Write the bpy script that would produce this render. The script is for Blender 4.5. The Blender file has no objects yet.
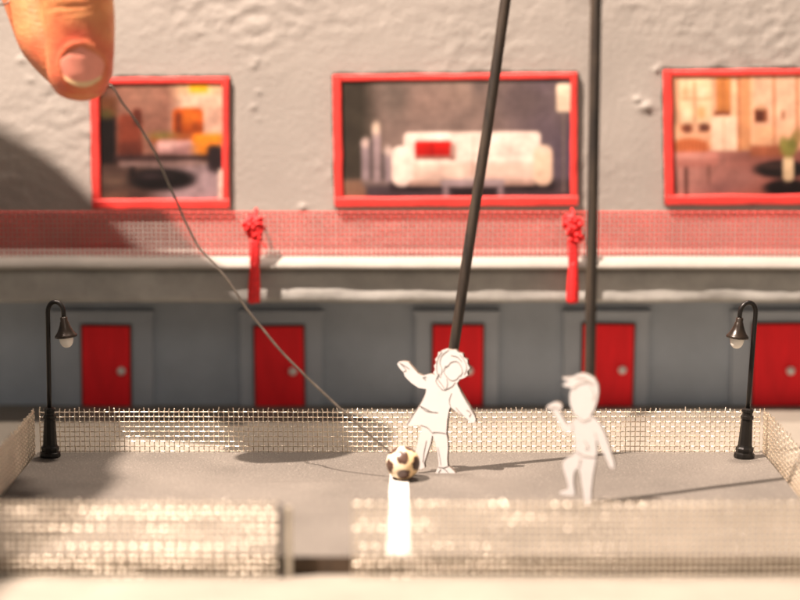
import bpy, bmesh, math, random
from mathutils import Vector, noise, Matrix
from mathutils.geometry import tessellate_polygon
random.seed(7)
S = 0.001                                   # everything below is written in millimetres
C = bpy.context.scene.collection
P8 = math.radians(8.0)
CAMH = 115.0
HY = 490.0                                  # depth of the thumb

def at(u, v, Y):
    """the point that stands at depth Y (mm) in the direction of a picture position"""
    a, b = (u - 400) / 2000.0, (300 - v) / 2000.0
    dy = math.cos(P8) + b * math.sin(P8)
    dz = -math.sin(P8) + b * math.cos(P8)
    t = Y / dy
    return Vector((a * t, Y, CAMH + dz * t))

def lin(r, g, b):
    f = lambda c: (c / 255.0 / 12.92) if c <= 10 else ((c / 255.0 + 0.055) / 1.055) ** 2.4
    return (f(r), f(g), f(b))

# ------------------------------------------------------------------ materials
def mat(name, col, rough=0.6, metal=0.0, var=0.0, vscale=0.4, bump=0.0, bscale=1.0, spec=0.5, col2=None, detail=5.0, stretch=None):
    """vscale / bscale are in features per millimetre"""
    m = bpy.data.materials.new(name); m.use_nodes = True
    nt = m.node_tree; N, L = nt.nodes, nt.links
    p = N['Principled BSDF']
    p.inputs['Base Color'].default_value = (*col, 1)
    p.inputs['Roughness'].default_value = rough
    p.inputs['Metallic'].default_value = metal
    p.inputs['Specular IOR Level'].default_value = spec
    tc = N.new('ShaderNodeTexCoord')
    src = tc.outputs['Object']
    if stretch:
        mp = N.new('ShaderNodeMapping'); mp.inputs['Scale'].default_value = stretch
        L.new(src, mp.inputs['Vector']); src = mp.outputs['Vector']
    if var > 0 or col2:
        n = N.new('ShaderNodeTexNoise'); n.inputs['Scale'].default_value = vscale * 1000
        n.inputs['Detail'].default_value = detail; n.inputs['Roughness'].default_value = 0.65
        L.new(src, n.inputs['Vector'])
        r = N.new('ShaderNodeValToRGB')
        r.color_ramp.elements[0].position = 0.33; r.color_ramp.elements[1].position = 0.67
        lo = col2 if col2 else tuple(c * (1 - var) for c in col)
        hi = col if col2 else tuple(min(1, c * (1 + var)) for c in col)
        r.color_ramp.elements[0].color = (*lo, 1); r.color_ramp.elements[1].color = (*hi, 1)
        L.new(n.outputs['Fac'], r.inputs['Fac']); L.new(r.outputs['Color'], p.inputs['Base Color'])
    if bump > 0:
        n = N.new('ShaderNodeTexNoise'); n.inputs['Scale'].default_value = bscale * 1000
        n.inputs['Detail'].default_value = detail
        L.new(src, n.inputs['Vector'])
        b = N.new('ShaderNodeBump'); b.inputs['Strength'].default_value = 1.0
        b.inputs['Distance'].default_value = bump * S
        L.new(n.outputs['Fac'], b.inputs['Height']); L.new(b.outputs['Normal'], p.inputs['Normal'])
    return m

def mat_attr(name, rough=0.5, bump=0.0, bscale=1.0, spec=0.4, coat=0.0):
    m = mat(name, (1, 1, 1), rough, bump=bump, bscale=bscale, spec=spec)
    a = m.node_tree.nodes.new('ShaderNodeAttribute'); a.attribute_name = 'Col'
    m.node_tree.links.new(a.outputs['Color'], m.node_tree.nodes['Principled BSDF'].inputs['Base Color'])
    m.node_tree.nodes['Principled BSDF'].inputs['Coat Weight'].default_value = coat
    return m

M = {}
M['table'] = mat('table_board', (0.215, 0.195, 0.162), 0.7, var=0.10, vscale=0.05, bump=0.05, bscale=0.6)
M['plaster'] = mat('wall_plaster', (0.30, 0.275, 0.248), 0.75, var=0.07, vscale=0.03, bump=0.20, bscale=0.75, spec=0.3)
M['lower'] = mat('lower_wall_paint', (0.345, 0.395, 0.45), 0.8, var=0.13, vscale=0.03, bump=0.03, bscale=0.5, spec=0.2)
M['slab'] = mat('balcony_paint', (0.33, 0.325, 0.305), 0.8, var=0.2, vscale=0.06, bump=0.12, bscale=0.35, spec=0.25)
M['lip'] = mat('balcony_edge_paint', (0.29, 0.272, 0.245), 0.7, var=0.08, vscale=0.05, bump=0.12, bscale=0.25, spec=0.3)
M['surround'] = mat('door_surround_paint', (0.365, 0.41, 0.46), 0.8, var=0.07, vscale=0.05, bump=0.03, bscale=0.5, spec=0.2)
M['gap'] = mat('dark_gap', (0.05, 0.035, 0.025), 0.9, var=0.3, vscale=0.5)  # shade in the window gaps as flat dark colour; also outlines the doors
M['red'] = mat('red_frame_paint', (0.62, 0.035, 0.028), 0.5, var=0.16, vscale=0.18, bump=0.10, bscale=0.5)
M['door'] = mat('red_door_paint', (0.84, 0.014, 0.022), 0.6, var=0.12, vscale=0.25, bump=0.05, bscale=0.5, spec=0.25, stretch=(1, 1, 0.15))
M['rail'] = mat('railing_paint', (0.50, 0.045, 0.034), 0.5, var=0.15, vscale=0.1)
M['pin'] = mat('pearl_pin', (0.75, 0.70, 0.66), 0.25)
M['zinc'] = mat('wire_mesh_metal', (0.84, 0.75, 0.62), 0.42, metal=1.0, var=0.12, vscale=0.06)
M['zinc_dark'] = mat('dark_post_metal', (0.035, 0.03, 0.026), 0.5, var=0.2, vscale=0.5)
M['jamb'] = mat('pale_card', (0.42, 0.37, 0.29), 0.8, var=0.1, vscale=0.3)
M['grit'] = mat('sandpaper_floor', (0.155, 0.138, 0.118), 0.75, col2=(0.066, 0.059, 0.05), vscale=2.2, bump=0.16, bscale=2.2, detail=3)
M['board_edge'] = mat('board_edge', (0.07, 0.045, 0.027), 0.9, var=0.3, vscale=0.3)
M['white_line'] = mat('white_line_paper', (0.52, 0.50, 0.47), 0.8, var=0.16, vscale=0.45, bump=0.04, bscale=0.6)
M['black'] = mat('black_lamp_enamel', (0.008, 0.007, 0.006), 0.36, var=0.2, vscale=0.3, spec=0.3, bump=0.02, bscale=0.8)
M['bronze'] = mat('bronze_shade', (0.022, 0.015, 0.010), 0.28, metal=0.3, var=0.3, vscale=0.3)
M['bulb'] = mat('frosted_bulb', (0.80, 0.77, 0.70), 0.3, var=0.03, vscale=0.2)
M['rod'] = mat('dark_rod', (0.055, 0.038, 0.024), 0.55, col2=(0.008, 0.006, 0.005), vscale=0.45, bump=0.08, bscale=0.6, stretch=(1, 1, 0.12))
M['card'] = mat('white_card', (0.83, 0.81, 0.80), 0.75, var=0.02, vscale=0.2, bump=0.015, bscale=1.2, spec=0.25)
M['card_edge'] = mat('card_cut_edge', (0.16, 0.12, 0.09), 0.9, var=0.3, vscale=0.6)
M['ink'] = mat('pencil_line', (0.055, 0.04, 0.035), 0.9, var=0.3, vscale=0.9)
M['ink_pale'] = mat('faint_pencil_line', (0.50, 0.44, 0.40), 0.9, var=0.1, vscale=0.9)
M['wire'] = mat('steel_wire', (0.17, 0.145, 0.12), 0.36, metal=0.5, var=0.35, vscale=0.25)
M['tassel'] = mat('red_cord', (0.70, 0.012, 0.014), 0.6, var=0.25, vscale=0.6, bump=0.08, bscale=1.5)
M['picture'] = mat_attr('printed_interior', 0.45, spec=0.3)
M['ball'] = mat_attr('painted_ball', 0.32, bump=0.03, bscale=0.8, spec=0.5)
M['nail'] = mat('finger_nail', (0.80, 0.29, 0.21), 0.42, var=0.06, vscale=0.25)
M['nail_tip'] = mat('nail_free_edge', (0.75, 0.50, 0.27), 0.4, var=0.08, vscale=0.3)
M['unseen_sleeve'] = mat('unseen_sleeve_cloth', (0.03, 0.035, 0.05), 0.9, var=0.2, vscale=0.3, bump=0.2, bscale=0.8)
# sandpaper: fine grit, pale grains as painted sparkle, broad patches painted like soft uneven light
g_ = M['grit'].node_tree; gp = g_.nodes['Principled BSDF']
gl = gp.inputs['Base Color'].links[0].from_socket
tc = g_.nodes.new('ShaderNodeTexCoord')
n1 = g_.nodes.new('ShaderNodeTexNoise'); n1.inputs['Scale'].default_value = 28; n1.inputs['Detail'].default_value = 5
r1 = g_.nodes.new('ShaderNodeMapRange'); r1.inputs['From Min'].default_value = 0.3; r1.inputs['From Max'].default_value = 0.7; r1.inputs['To Min'].default_value = 0.78; r1.inputs['To Max'].default_value = 1.22
mx = g_.nodes.new('ShaderNodeVectorMath'); mx.operation = 'SCALE'
g_.links.new(tc.outputs['Object'], n1.inputs['Vector']); g_.links.new(n1.outputs['Fac'], r1.inputs['Value'])
g_.links.new(gl, mx.inputs[0]); g_.links.new(r1.outputs['Result'], mx.inputs['Scale'])
vo = g_.nodes.new('ShaderNodeTexVoronoi'); vo.inputs['Scale'].default_value = 900
r2 = g_.nodes.new('ShaderNodeMapRange'); r2.inputs['From Min'].default_value = 0.10; r2.inputs['From Max'].default_value = 0.18; r2.inputs['To Min'].default_value = 0.55; r2.inputs['To Max'].default_value = 0
g_.links.new(tc.outputs['Object'], vo.inputs['Vector']); g_.links.new(vo.outputs['Distance'], r2.inputs['Value'])
m2 = g_.nodes.new('ShaderNodeMix'); m2.data_type = 'RGBA'; m2.inputs['B'].default_value = (0.4, 0.36, 0.3, 1)
g_.links.new(r2.outputs['Result'], m2.inputs['Factor']); g_.links.new(mx.outputs['Vector'], m2.inputs['A']); g_.links.new(m2.outputs['Result'], gp.inputs['Base Color'])
# skin
sk = mat('skin', (0.72, 0.285, 0.115), 0.46, col2=(0.58, 0.165, 0.075), vscale=0.075, detail=4, bump=0.11, bscale=1.9, spec=0.4)
pb = sk.node_tree.nodes['Principled BSDF']
pb.inputs['Subsurface Weight'].default_value = 0.25
pb.inputs['Subsurface Radius'].default_value = (1.0, 0.35, 0.18)
pb.inputs['Subsurface Scale'].default_value = 0.0025
at0 = sk.node_tree.nodes.new('ShaderNodeAttribute'); at0.attribute_name = 'Tone'
mxs = sk.node_tree.nodes.new('ShaderNodeMix'); mxs.data_type = 'RGBA'; mxs.blend_type = 'MULTIPLY'; mxs.inputs['Factor'].default_value = 1.0
lk = pb.inputs['Base Color'].links[0].from_socket
sk.node_tree.links.new(lk, mxs.inputs['A']); sk.node_tree.links.new(at0.outputs['Color'], mxs.inputs['B']); sk.node_tree.links.new(mxs.outputs['Result'], pb.inputs['Base Color'])
wt = sk.node_tree.nodes.new('ShaderNodeTexNoise'); wt.inputs['Scale'].default_value = 900; wt.inputs['Detail'].default_value = 3
wm = sk.node_tree.nodes.new('ShaderNodeMapping'); wm.inputs['Scale'].default_value = (0.55, 0.55, 2.2)
wc = sk.node_tree.nodes.new('ShaderNodeTexCoord'); wb = sk.node_tree.nodes.new('ShaderNodeBump'); wb.inputs['Strength'].default_value = 1.0; wb.inputs['Distance'].default_value = 0.16 * S
old = pb.inputs['Normal'].links[0].from_socket
sk.node_tree.links.new(wc.outputs['Object'], wm.inputs['Vector']); sk.node_tree.links.new(wm.outputs['Vector'], wt.inputs['Vector'])
sk.node_tree.links.new(wt.outputs['Fac'], wb.inputs['Height']); sk.node_tree.links.new(old, wb.inputs['Normal']); sk.node_tree.links.new(wb.outputs['Normal'], pb.inputs['Normal'])
M['skin'] = sk

# ------------------------------------------------------------------ helpers
def props(o, label=None, cat=None, group=None, kind=None):
    if label: o['label'] = label
    if cat: o['category'] = cat
    if group: o['group'] = group
    if kind: o['kind'] = kind
    return o

def obj(name, bm, mats, parent=None, smooth=False, loc=None):
    """one bmesh in millimetres (world) -> ONE mesh object"""
    org = Vector(loc) if loc is not None else (parent_world(parent) if parent else Vector((0, 0, 0)))
    for v in bm.verts: v.co = (v.co - org) * S
    bmesh.ops.recalc_face_normals(bm, faces=bm.faces)
    me = bpy.data.meshes.new(name); bm.to_mesh(me); bm.free()
    for m in (mats if isinstance(mats, (list, tuple)) else [mats]): me.materials.append(m)
    if smooth:
        for p in me.polygons: p.use_smooth = True
    o = bpy.data.objects.new(name, me); C.objects.link(o)
    if parent:
        o.parent = parent
        o.location = (org - parent_world(parent)) * S
    else:
        o.location = org * S
    o['_org'] = tuple(org)
    return o

def parent_world(p): return Vector(p['_org'])

def empty(name, loc):
    o = bpy.data.objects.new(name, None); C.objects.link(o)
    o.empty_display_size = 0.005
    o.location = Vector(loc) * S; o['_org'] = tuple(loc)
    return o

def box(bm, x0, x1, y0, y1, z0, z1, bev=0.0, mi=0):
    vs = [bm.verts.new((x, y, z)) for x in (x0, x1) for y in (y0, y1) for z in (z0, z1)]
    idx = [(0, 1, 3, 2), (4, 6, 7, 5), (0, 4, 5, 1), (2, 3, 7, 6), (0, 2, 6, 4), (1, 5, 7, 3)]
    fs = [bm.faces.new([vs[i] for i in f]) for f in idx]
    for f in fs: f.material_index = mi
    if bev > 0:
        es = list({e for f in fs for e in f.edges})
        bmesh.ops.bevel(bm, geom=es, offset=bev, segments=2, profile=0.5, affect='EDGES')

def frames(pts):
    n = len(pts); T = []
    for i in range(n):
        a = pts[max(0, i - 1)]; b = pts[min(n - 1, i + 1)]
        T.append((b - a).normalized())
    up = Vector((0, 0, 1)) if abs(T[0].z) < 0.9 else Vector((0, 1, 0))
    X = T[0].cross(up).normalized(); out = []
    for i in range(n):
        X = (X - T[i] * X.dot(T[i])).normalized()
        out.append((X, T[i].cross(X).normalized()))
    return out

def tube(bm, pts, rad, sides=8, mi=0, cap=True, roll=None):
    pts = [Vector(p) for p in pts]; fr = frames(pts); rings = []
    for i, p in enumerate(pts):
        r = rad[i] if isinstance(rad, (list, tuple)) else rad
        ra, rb = (r, r) if not isinstance(r, tuple) else r
        X, Y = fr[i]
        if roll:
            ca, sa = math.cos(roll(i)), math.sin(roll(i)); X, Y = X * ca + Y * sa, Y * ca - X * sa
        rings.append([bm.verts.new(p + X * (math.cos(2 * math.pi * k / sides) * ra) + Y * (math.sin(2 * math.pi * k / sides) * rb)) for k in range(sides)])
    for i in range(len(rings) - 1):
        for k in range(sides):
            f = bm.faces.new((rings[i][k], rings[i][(k + 1) % sides], rings[i + 1][(k + 1) % sides], rings[i + 1][k])); f.material_index = mi
    if cap:
        f = bm.faces.new(rings[0][::-1]); f.material_index = mi
        f = bm.faces.new(rings[-1]); f.material_index = mi

def lathe(bm, prof, axis0, axis_dir=(0, 0, 1), sides=24, mi=0, facet=False):
    """prof: [(r, h)] along axis_dir from axis0"""
    A = Vector(axis0); D = Vector(axis_dir).normalized()
    X = D.cross(Vector((0, 1, 0)) if abs(D.y) < 0.9 else Vector((1, 0, 0))).normalized(); Y = D.cross(X)
    rings = []
    for r, h in prof:
        r = max(r, 0.01)
        rings.append([bm.verts.new(A + D * h + X * (r * math.cos(2 * math.pi * k / sides)) + Y * (r * math.sin(2 * math.pi * k / sides))) for k in range(sides)])
    for i in range(len(rings) - 1):
        for k in range(sides):
            f = bm.faces.new((rings[i][k], rings[i][(k + 1) % sides], rings[i + 1][(k + 1) % sides], rings[i + 1][k])); f.material_index = mi
    for rg in (rings[0][::-1], rings[-1]):
        f = bm.faces.new(rg); f.material_index = mi

def ball_shape(bm, c, r, u=14, v=10, mi=0, scale=(1, 1, 1)):
    m = Matrix.Translation(Vector(c)) @ Matrix.Diagonal((*scale, 1))
    res = bmesh.ops.create_uvsphere(bm, u_segments=u, v_segments=v, radius=r, matrix=m)
    for vv in res['verts']:
        for f in vv.link_faces: f.material_index = mi

def smooth_path(pts, n=4):
    pts = [Vector(p) for p in pts]; out = []
    for i in range(len(pts) - 1):
        p0, p1, p2, p3 = pts[max(0, i - 1)], pts[i], pts[i + 1], pts[min(len(pts) - 1, i + 2)]
        for k in range(n):
            t = k / n
            out.append(0.5 * ((2 * p1) + (-p0 + p2) * t + (2 * p0 - 5 * p1 + 4 * p2 - p3) * t * t + (-p0 + 3 * p1 - 3 * p2 + p3) * t ** 3))
    out.append(pts[-1]); return out

# ------------------------------------------------------------------ table
bm = bmesh.new(); box(bm, -620, 620, -150, 1050, -24, -4, 1.0)
tb = obj('tabletop', bm, M['table']); props(tb, 'cream coloured board that the miniature set stands on', 'tabletop', kind='structure')

# ------------------------------------------------------------------ building
YW = 612.0
bld = empty('model_building', (0, YW, -4))
props(bld, 'grey model building with red windows, red doors and a mesh balcony', 'model building')

# upper wall: rough plaster over a card core
bm = bmesh.new()
x0, x1, z0, z1, st = -172.0, 186.0, 44.0, 138.0, 0.75
nx, nz = int((x1 - x0) / st), int((z1 - z0) / st)
bumps = []
for (u, v, r, h) in [(645, 107, 1.7, 1.1), (637, 99, 0.9, 0.8), (656, 70, 0.8, 0.6), (660, 66, 0.6, 0.6), (256, 60, 0.7, .5), (254, 66, .8, .5), (258, 92, 0.6, .55), (253, 107, .8, .5), (259, 119, .45, .4), (246, 101, .35, .35),
                     (303, 207, .8, 1.0), (417, 208, .7, .9), (752, 209, .6, .9), (100, 208, .8, .9), (22, 60, 1.1, .5), (30, 80, 1.0, .45)]:
    p = at(u, v, YW); bumps.append((p.x, p.z, r, h))
grid = []
for i in range(nx + 1):
    col = []
    for j in range(nz + 1):
        x, z = x0 + (x1 - x0) * i / nx, z0 + (z1 - z0) * j / nz
        msk = noise.noise(Vector((x * 0.022 + 3.1, z * 0.03, 1.7))) + 0.25 * noise.noise(Vector((x * 0.09, z * 0.11, 5)))
        msk = max(0.0, min(1.0, 0.42 + msk * 1.5))
        d = 0.12 * noise.noise(Vector((x * 0.05, z * 0.05, 9)))
        d += 0.10 * max(0, msk - .2) * noise.noise(Vector((x * 2.0, z * 2.3, 6)))
        d += msk * (0.34 * noise.noise(Vector((x * 0.22, z * 0.34, 0))) + 0.24 * abs(noise.noise(Vector((x * 0.5, z * 0.7, 4)))) + 0.16 * (1 - 2 * abs(noise.noise(Vector((x * 0.8, z * 1.1, 8))))) + 0.10 * noise.noise(Vector((x * 1.5, z * 1.7, 3))))
        d += 0.03 * noise.noise(Vector((x * 0.9, z * 0.9, 2)))
        for bx_, bz_, r, h in bumps:
            q = ((x - bx_) / (r * 1.25)) ** 2 + ((z - bz_) / (r * 0.8)) ** 2
            q *= 1 + 0.7 * noise.noise(Vector((x * 0.9, z * 0.9, 7)))
            if q < 6: d += h * math.exp(-q) * (1 + 0.5 * noise.noise(Vector((x * 1.7, z * 1.7, 1))))
        y = YW - d
        if i in (0, nx) or j in (0, nz): y = YW + 2.5
        col.append(bm.verts.new((x, y, z)))
    grid.append(col)
for i in range(nx):
    for j in range(nz):
        bm.faces.new((grid[i][j], grid[i + 1][j], grid[i + 1][j + 1], grid[i][j + 1]))
box(bm, x0, x1, YW + 2.0, YW + 7, z0, z1)
obj('upper_wall', bm, M['plaster'], bld, smooth=True)

bm = bmesh.new(); box(bm, x0, x1, YW, YW + 7, -4, 43.9)
obj('lower_wall', bm, M['lower'], bld)

# balcony: body and its pale edge board
def extr(bm, prof, xa, xb, n, amp, seed):
    rows = []
    for i in range(n + 1):
        x = xa + (xb - xa) * i / n
        rows.append([bm.verts.new((x, y + (amp * noise.noise(Vector((x * 0.06, z * 0.25, seed))) + 0.4 * amp * noise.noise(Vector((x * 0.25, z * 0.5, seed)))) * (1 if y < YW - 2 else 0),
                                   z + 0.5 * amp * noise.noise(Vector((x * 0.04, y * 0.1, seed + 3))) * (1 if y < YW - 2 else 0))) for y, z in prof])
    k = len(prof)
    for i in range(n):
        for j in range(k):
            bm.faces.new((rows[i][j], rows[i][(j + 1) % k], rows[i + 1][(j + 1) % k], rows[i + 1][j]))
    bm.faces.new(rows[0]); bm.faces.new(rows[-1][::-1])
BX0, BX1 = -172.0, 186.0
bm = bmesh.new()
extr(bm, [(YW - 0.3, 41.6), (589, 41.6), (588.6, 39.5), (588.6, 37.6), (588.5, 36.6), (588.4, 35.6), (588.3, 34.6), (588.25, 33.4), (588.3, 32.3), (588.8, 31.5), (YW - 0.3, 31.5)], BX0, BX1, 240, 0.45, 2.2)
bal = obj('balcony', bm, M['slab'], bld, smooth=True)
bm = bmesh.new()
extr(bm, [(YW - 0.3, 45.1), (590.5, 45.3), (588.4, 45.1), (587.2, 44.5), (586.3, 43.6), (585.8, 42.7), (585.7, 42.0), (586.3, 41.7), (YW - 0.3, 41.7)], BX0, BX1, 240, 0.30, 6.4)
obj('edge_board', bm, M['lip'], bal, smooth=True)

# woven wire mesh ------------------------------------------------
def woven(bm, base, length, z_lo, height, pitch, r, amp, sides=5, lean=None, frayed=0.0, mi=0, q=4, rv=0.35, tw=0.5):
    """base(s) -> (x, y, nx, ny); lean(s) -> (outward shift at the top, top height factor)"""
    nv = int(length / pitch); nh = int(height / pitch)
    def pt(s, z, off):
        x, y, ax, ay = base(s)
        f = (z - z_lo) / height
        o, hf = lean(s) if lean else (0, 1)
        o = o * f * f
        return Vector((x + ax * (off + o), y + ay * (off + o), z_lo + (z - z_lo) * hf))
    for j in range(nv + 1):
        s = min(length, j * pitch) + random.uniform(-0.05, 0.05) * pitch; s = max(0, min(length, s))
        top = nh * q + q // 2 + (random.choice((0, 0, 0, 1)) if frayed else 0)
        a = amp * random.uniform(0.85, 1.15)
        pts = [pt(s, z_lo + k * pitch / q, a * math.cos(math.pi * (j + k / q))) for k in range(top + 1)]
        if frayed:
            pts[-1] = pts[-1] + Vector((random.uniform(-.2, .2), random.uniform(-.2, .2), random.uniform(0, frayed)))
        tube(bm, pts, r, sides, mi)
    for k in range(nh + 1):
        z = z_lo + k * pitch
        n = nv * q; ph = random.uniform(0, 6); pts = []
        for i in range(n + 1):
            s = min(length, i * pitch / q)
            pts.append(pt(s, z + 0.04 * math.sin(s * 0.045 + ph), -amp * (1 + rv * noise.noise(Vector((s * .30, k * 1.37 + .4, 0.3)))) * math.cos(math.pi * (i / q + k))))
        r0 = random.uniform(-tw, tw)
        tube(bm, pts, r, sides, mi, roll=lambda i: r0 + tw * noise.noise(Vector((i * 0.022, k * 2.3 + .5, length))))

bm = bmesh.new()
woven(bm, lambda s: (BX0 + 2 + s, 589.6 + 0.25 * math.sin(s * 0.03), 0, -1), BX1 - BX0 - 4, 45.0, 13.4, 1.33, 0.235, 0.25, sides=6, q=3, rv=0.2)
obj('railing', bm, M['rail'], bld, smooth=True)

# windows ---------------------------------------------------------
def paint(nx, ny, size, bg, ops, gain=0.74, grain=0.0):
    """a printed photograph of a room: soft rounded blocks of ink, measured from the upper left"""
    w, h = size
    def sm(d, s): return 1.0 if d <= -s else (0.0 if d >= s else 0.5 - 0.5 * math.sin(math.pi * 0.5 * d / s))
    out = []
    for j in range(ny + 1):
        for i in range(nx + 1):
            x, y = i / nx * w, (1 - j / ny) * h
            c = list(bg(x / w, y / h))
            for op in ops:
                if op[0] == 'r':
                    _, a, b, cc, dd, col, s, rr, sh = op
                    hx, hy = (cc - a) / 2, (dd - b) / 2
                    r = min(rr, hx, hy)
                    qx, qy = abs(x - (a + cc) / 2) - hx + r, abs(y - (b + dd) / 2) - hy + r
                    k = sm(math.hypot(max(qx, 0), max(qy, 0)) + min(max(qx, qy), 0) - r, s)
                    t = 1 + sh * (0.5 - (y - b) / (dd - b)) if k > 0 else 1
                else:
                    _, a, b, ra, rb, col, s = op
                    k = sm((math.hypot((x - a) / ra, (y - b) / rb) - 1) * min(ra, rb), s); t = 1
                if k > 0: c = [c[q] * (1 - k) + col[q] * t * k for q in range(3)]
            g = 1 + grain * noise.noise(Vector((x * 0.018, y * 0.022, 3))) + 0.6 * grain * noise.noise(Vector((x * 0.05, y * 0.06, 5)))
            out.append(tuple(v * gain for v in lin(*[max(0, min(255, t * g)) for t in c])))
    return out

def conv(x0, y0, soft=5.0):
    R = lambda a, b, c, d, col, s=1.0, rr=10, sh=0.12: ('r', a - x0, b - y0, c - x0, d - y0, col, s * soft, rr, sh)
    E = lambda a, b, ra, rb, col, s=1.5: ('e', a - x0, b - y0, ra, rb, col, s * soft)
    return R, E

# room with a white sofa
R, E = conv(40, 50, 6.0)
def bg2(x, y):
    if x < 0.10: a = (58, 52, 44)
    else:
        k = min(1, (x - 0.10) / 0.1); a = (58 + 72 * k, 52 + 58 * k, 44 + 58 * k)
        k = max(0, min(1, (x - 0.62) / 0.35)); a = (a[0] - 46 * k, a[1] - 38 * k, a[2] - 18 * k)
    k = max(0, min(1, (y - 0.80) / 0.06))
    return tuple(p * (1 - k) + q * k for p, q in zip(a, (66, 56, 60)))
pic2 = paint(150, 76, (715, 358), bg2, [R(30, 345, 120, 420, (122, 92, 74), 2), R(110, 335, 215, 362, (118, 102, 98), 2),
    E(400, 90, 70, 35, (154, 130, 118), 6), E(600, 120, 60, 40, (96, 82, 82), 6), E(300, 120, 80, 50, (142, 118, 108), 7), E(470, 70, 20, 30, (104, 90, 86), 4), E(520, 100, 14, 40, (110, 95, 92), 4), E(210, 100, 40, 60, (112, 98, 90), 6),
    R(108, 225, 134, 345, (146, 128, 132)), E(121, 235, 12, 15, (205, 180, 170)), R(142, 195, 167, 352, (156, 136, 138)), E(154, 194, 12, 20, (228, 202, 180)), R(178, 258, 202, 352, (148, 130, 134)), E(190, 260, 11, 15, (206, 184, 174)), R(132, 230, 144, 345, (92, 80, 80)), R(166, 265, 180, 345, (96, 84, 84)),
    R(195, 350, 700, 380, (40, 32, 35), 2), R(238, 206, 656, 310, (240, 217, 204), 1, 16), E(330, 225, 60, 14, (248, 230, 218), 2), E(520, 225, 80, 14, (246, 226, 214), 2), R(256, 284, 648, 352, (226, 194, 178), 1, 14, .2), R(260, 282, 645, 298, (246, 226, 212), 1, 8), R(446, 286, 452, 345, (200, 168, 152), .6),
    R(200, 248, 264, 364, (243, 222, 208), 1, 28), E(228, 262, 22, 14, (252, 236, 224), 1.5), R(634, 248, 692, 364, (232, 198, 172), 1, 26), E(664, 260, 20, 12, (244, 216, 194), 1.5), R(250, 350, 640, 364, (176, 144, 130), 1),
    R(272, 232, 385, 278, (196, 22, 18), 1, 10, .3), R(322, 236, 328, 276, (150, 14, 14), .8), R(380, 240, 396, 290, (176, 140, 128), 1), R(272, 276, 390, 286, (140, 84, 74), 1), R(448, 212, 452, 284, (206, 178, 164), .6), E(270, 372, 14, 5, (20, 16, 18)), E(620, 372, 14, 5, (20, 16, 18)),
    R(348, 344, 546, 366, (152, 134, 136), .8, 10), R(356, 364, 374, 402, (126, 110, 114)), R(524, 364, 542, 402, (126, 110, 114)), R(385, 372, 520, 404, (34, 27, 30), 1.2), E(440, 342, 26, 5, (196, 176, 168), .6),
    R(705, 70, 748, 150, (248, 222, 194), 1, 8), E(728, 112, 34, 60, (112, 96, 92), 10), R(705, 70, 748, 150, (248, 222, 194), 1, 8, .2), R(723, 150, 729, 385, (120, 104, 98), .6)], grain=0.13)

# room with an orange armchair
R, E = conv(60, 65, 9.0)
def bg1(x, y):
    k = max(0, min(1, (x - 0.55) / 0.12)); a = (128 + 74 * k, 86 + 74 * k, 72 + 66 * k)
    if x < 0.2:
        q = x / 0.2; a = (64 + 64 * q, 38 + 48 * q, 28 + 44 * q)
    k2 = max(0, min(1, (y - 0.62) / 0.08)); k = max(0, min(1, (x - 0.35) / 0.4)); b = (66 + 76 * k, 48 + 72 * k, 42 + 80 * k)
    return tuple(p * (1 - k2) + q * k2 for p, q in zip(a, b))
pic1 = paint(100, 90, (510, 460), bg1, [E(465, 85, 70, 50, (236, 196, 136), 6), R(430, 60, 502, 108, (234, 174, 40), 1, 14), R(390, 112, 570, 160, (222, 186, 160), 2), E(250, 120, 80, 50, (160, 114, 96), 8),
    R(55, 120, 140, 200, (96, 56, 34), 2), R(55, 195, 138, 375, (20, 14, 14), 1.6), E(100, 185, 26, 18, (70, 60, 30), 2), R(145, 185, 240, 350, (116, 52, 36), 1.6, 30), R(205, 165, 240, 230, (84, 38, 28), 1.2, 14), R(148, 290, 240, 345, (88, 40, 30), 1.5, 16),
    R(362, 165, 484, 268, (170, 72, 22), 1, 22, .3), E(432, 200, 34, 28, (212, 106, 34), 2.5), R(372, 180, 398, 262, (106, 44, 20), 1.2), E(455, 240, 18, 22, (138, 58, 20), 2), R(275, 262, 470, 294, (146, 72, 34), 1.8), E(320, 268, 40, 12, (120, 110, 60), 2),
    R(300, 286, 450, 342, (174, 130, 126), 1.5, 18, .3), E(345, 300, 28, 12, (200, 160, 152), 2), E(415, 322, 30, 10, (140, 98, 96), 2), R(440, 262, 562, 302, (226, 124, 30), 1.5, 18), E(500, 318, 52, 36, (228, 132, 36), 2.5), E(520, 330, 18, 20, (176, 88, 24), 2),
    R(130, 340, 570, 366, (44, 28, 28), 1.6), R(500, 305, 562, 410, (36, 26, 28), 1.8, 20), R(150, 366, 470, 386, (122, 98, 94), 1.6), E(320, 435, 134, 42, (14, 11, 12), 1.5), E(280, 420, 50, 10, (50, 38, 40), 2), R(190, 385, 212, 450, (28, 20, 20), 1.2), E(420, 500, 70, 20, (166, 146, 150), 4), E(500, 455, 30, 40, (158, 136, 140), 4),
    R(545, 395, 575, 530, (224, 204, 186), 1.5), R(60, 480, 180, 530, (88, 64, 52), 2.5), E(130, 440, 40, 20, (96, 74, 62), 3)], grain=0.16)

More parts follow.
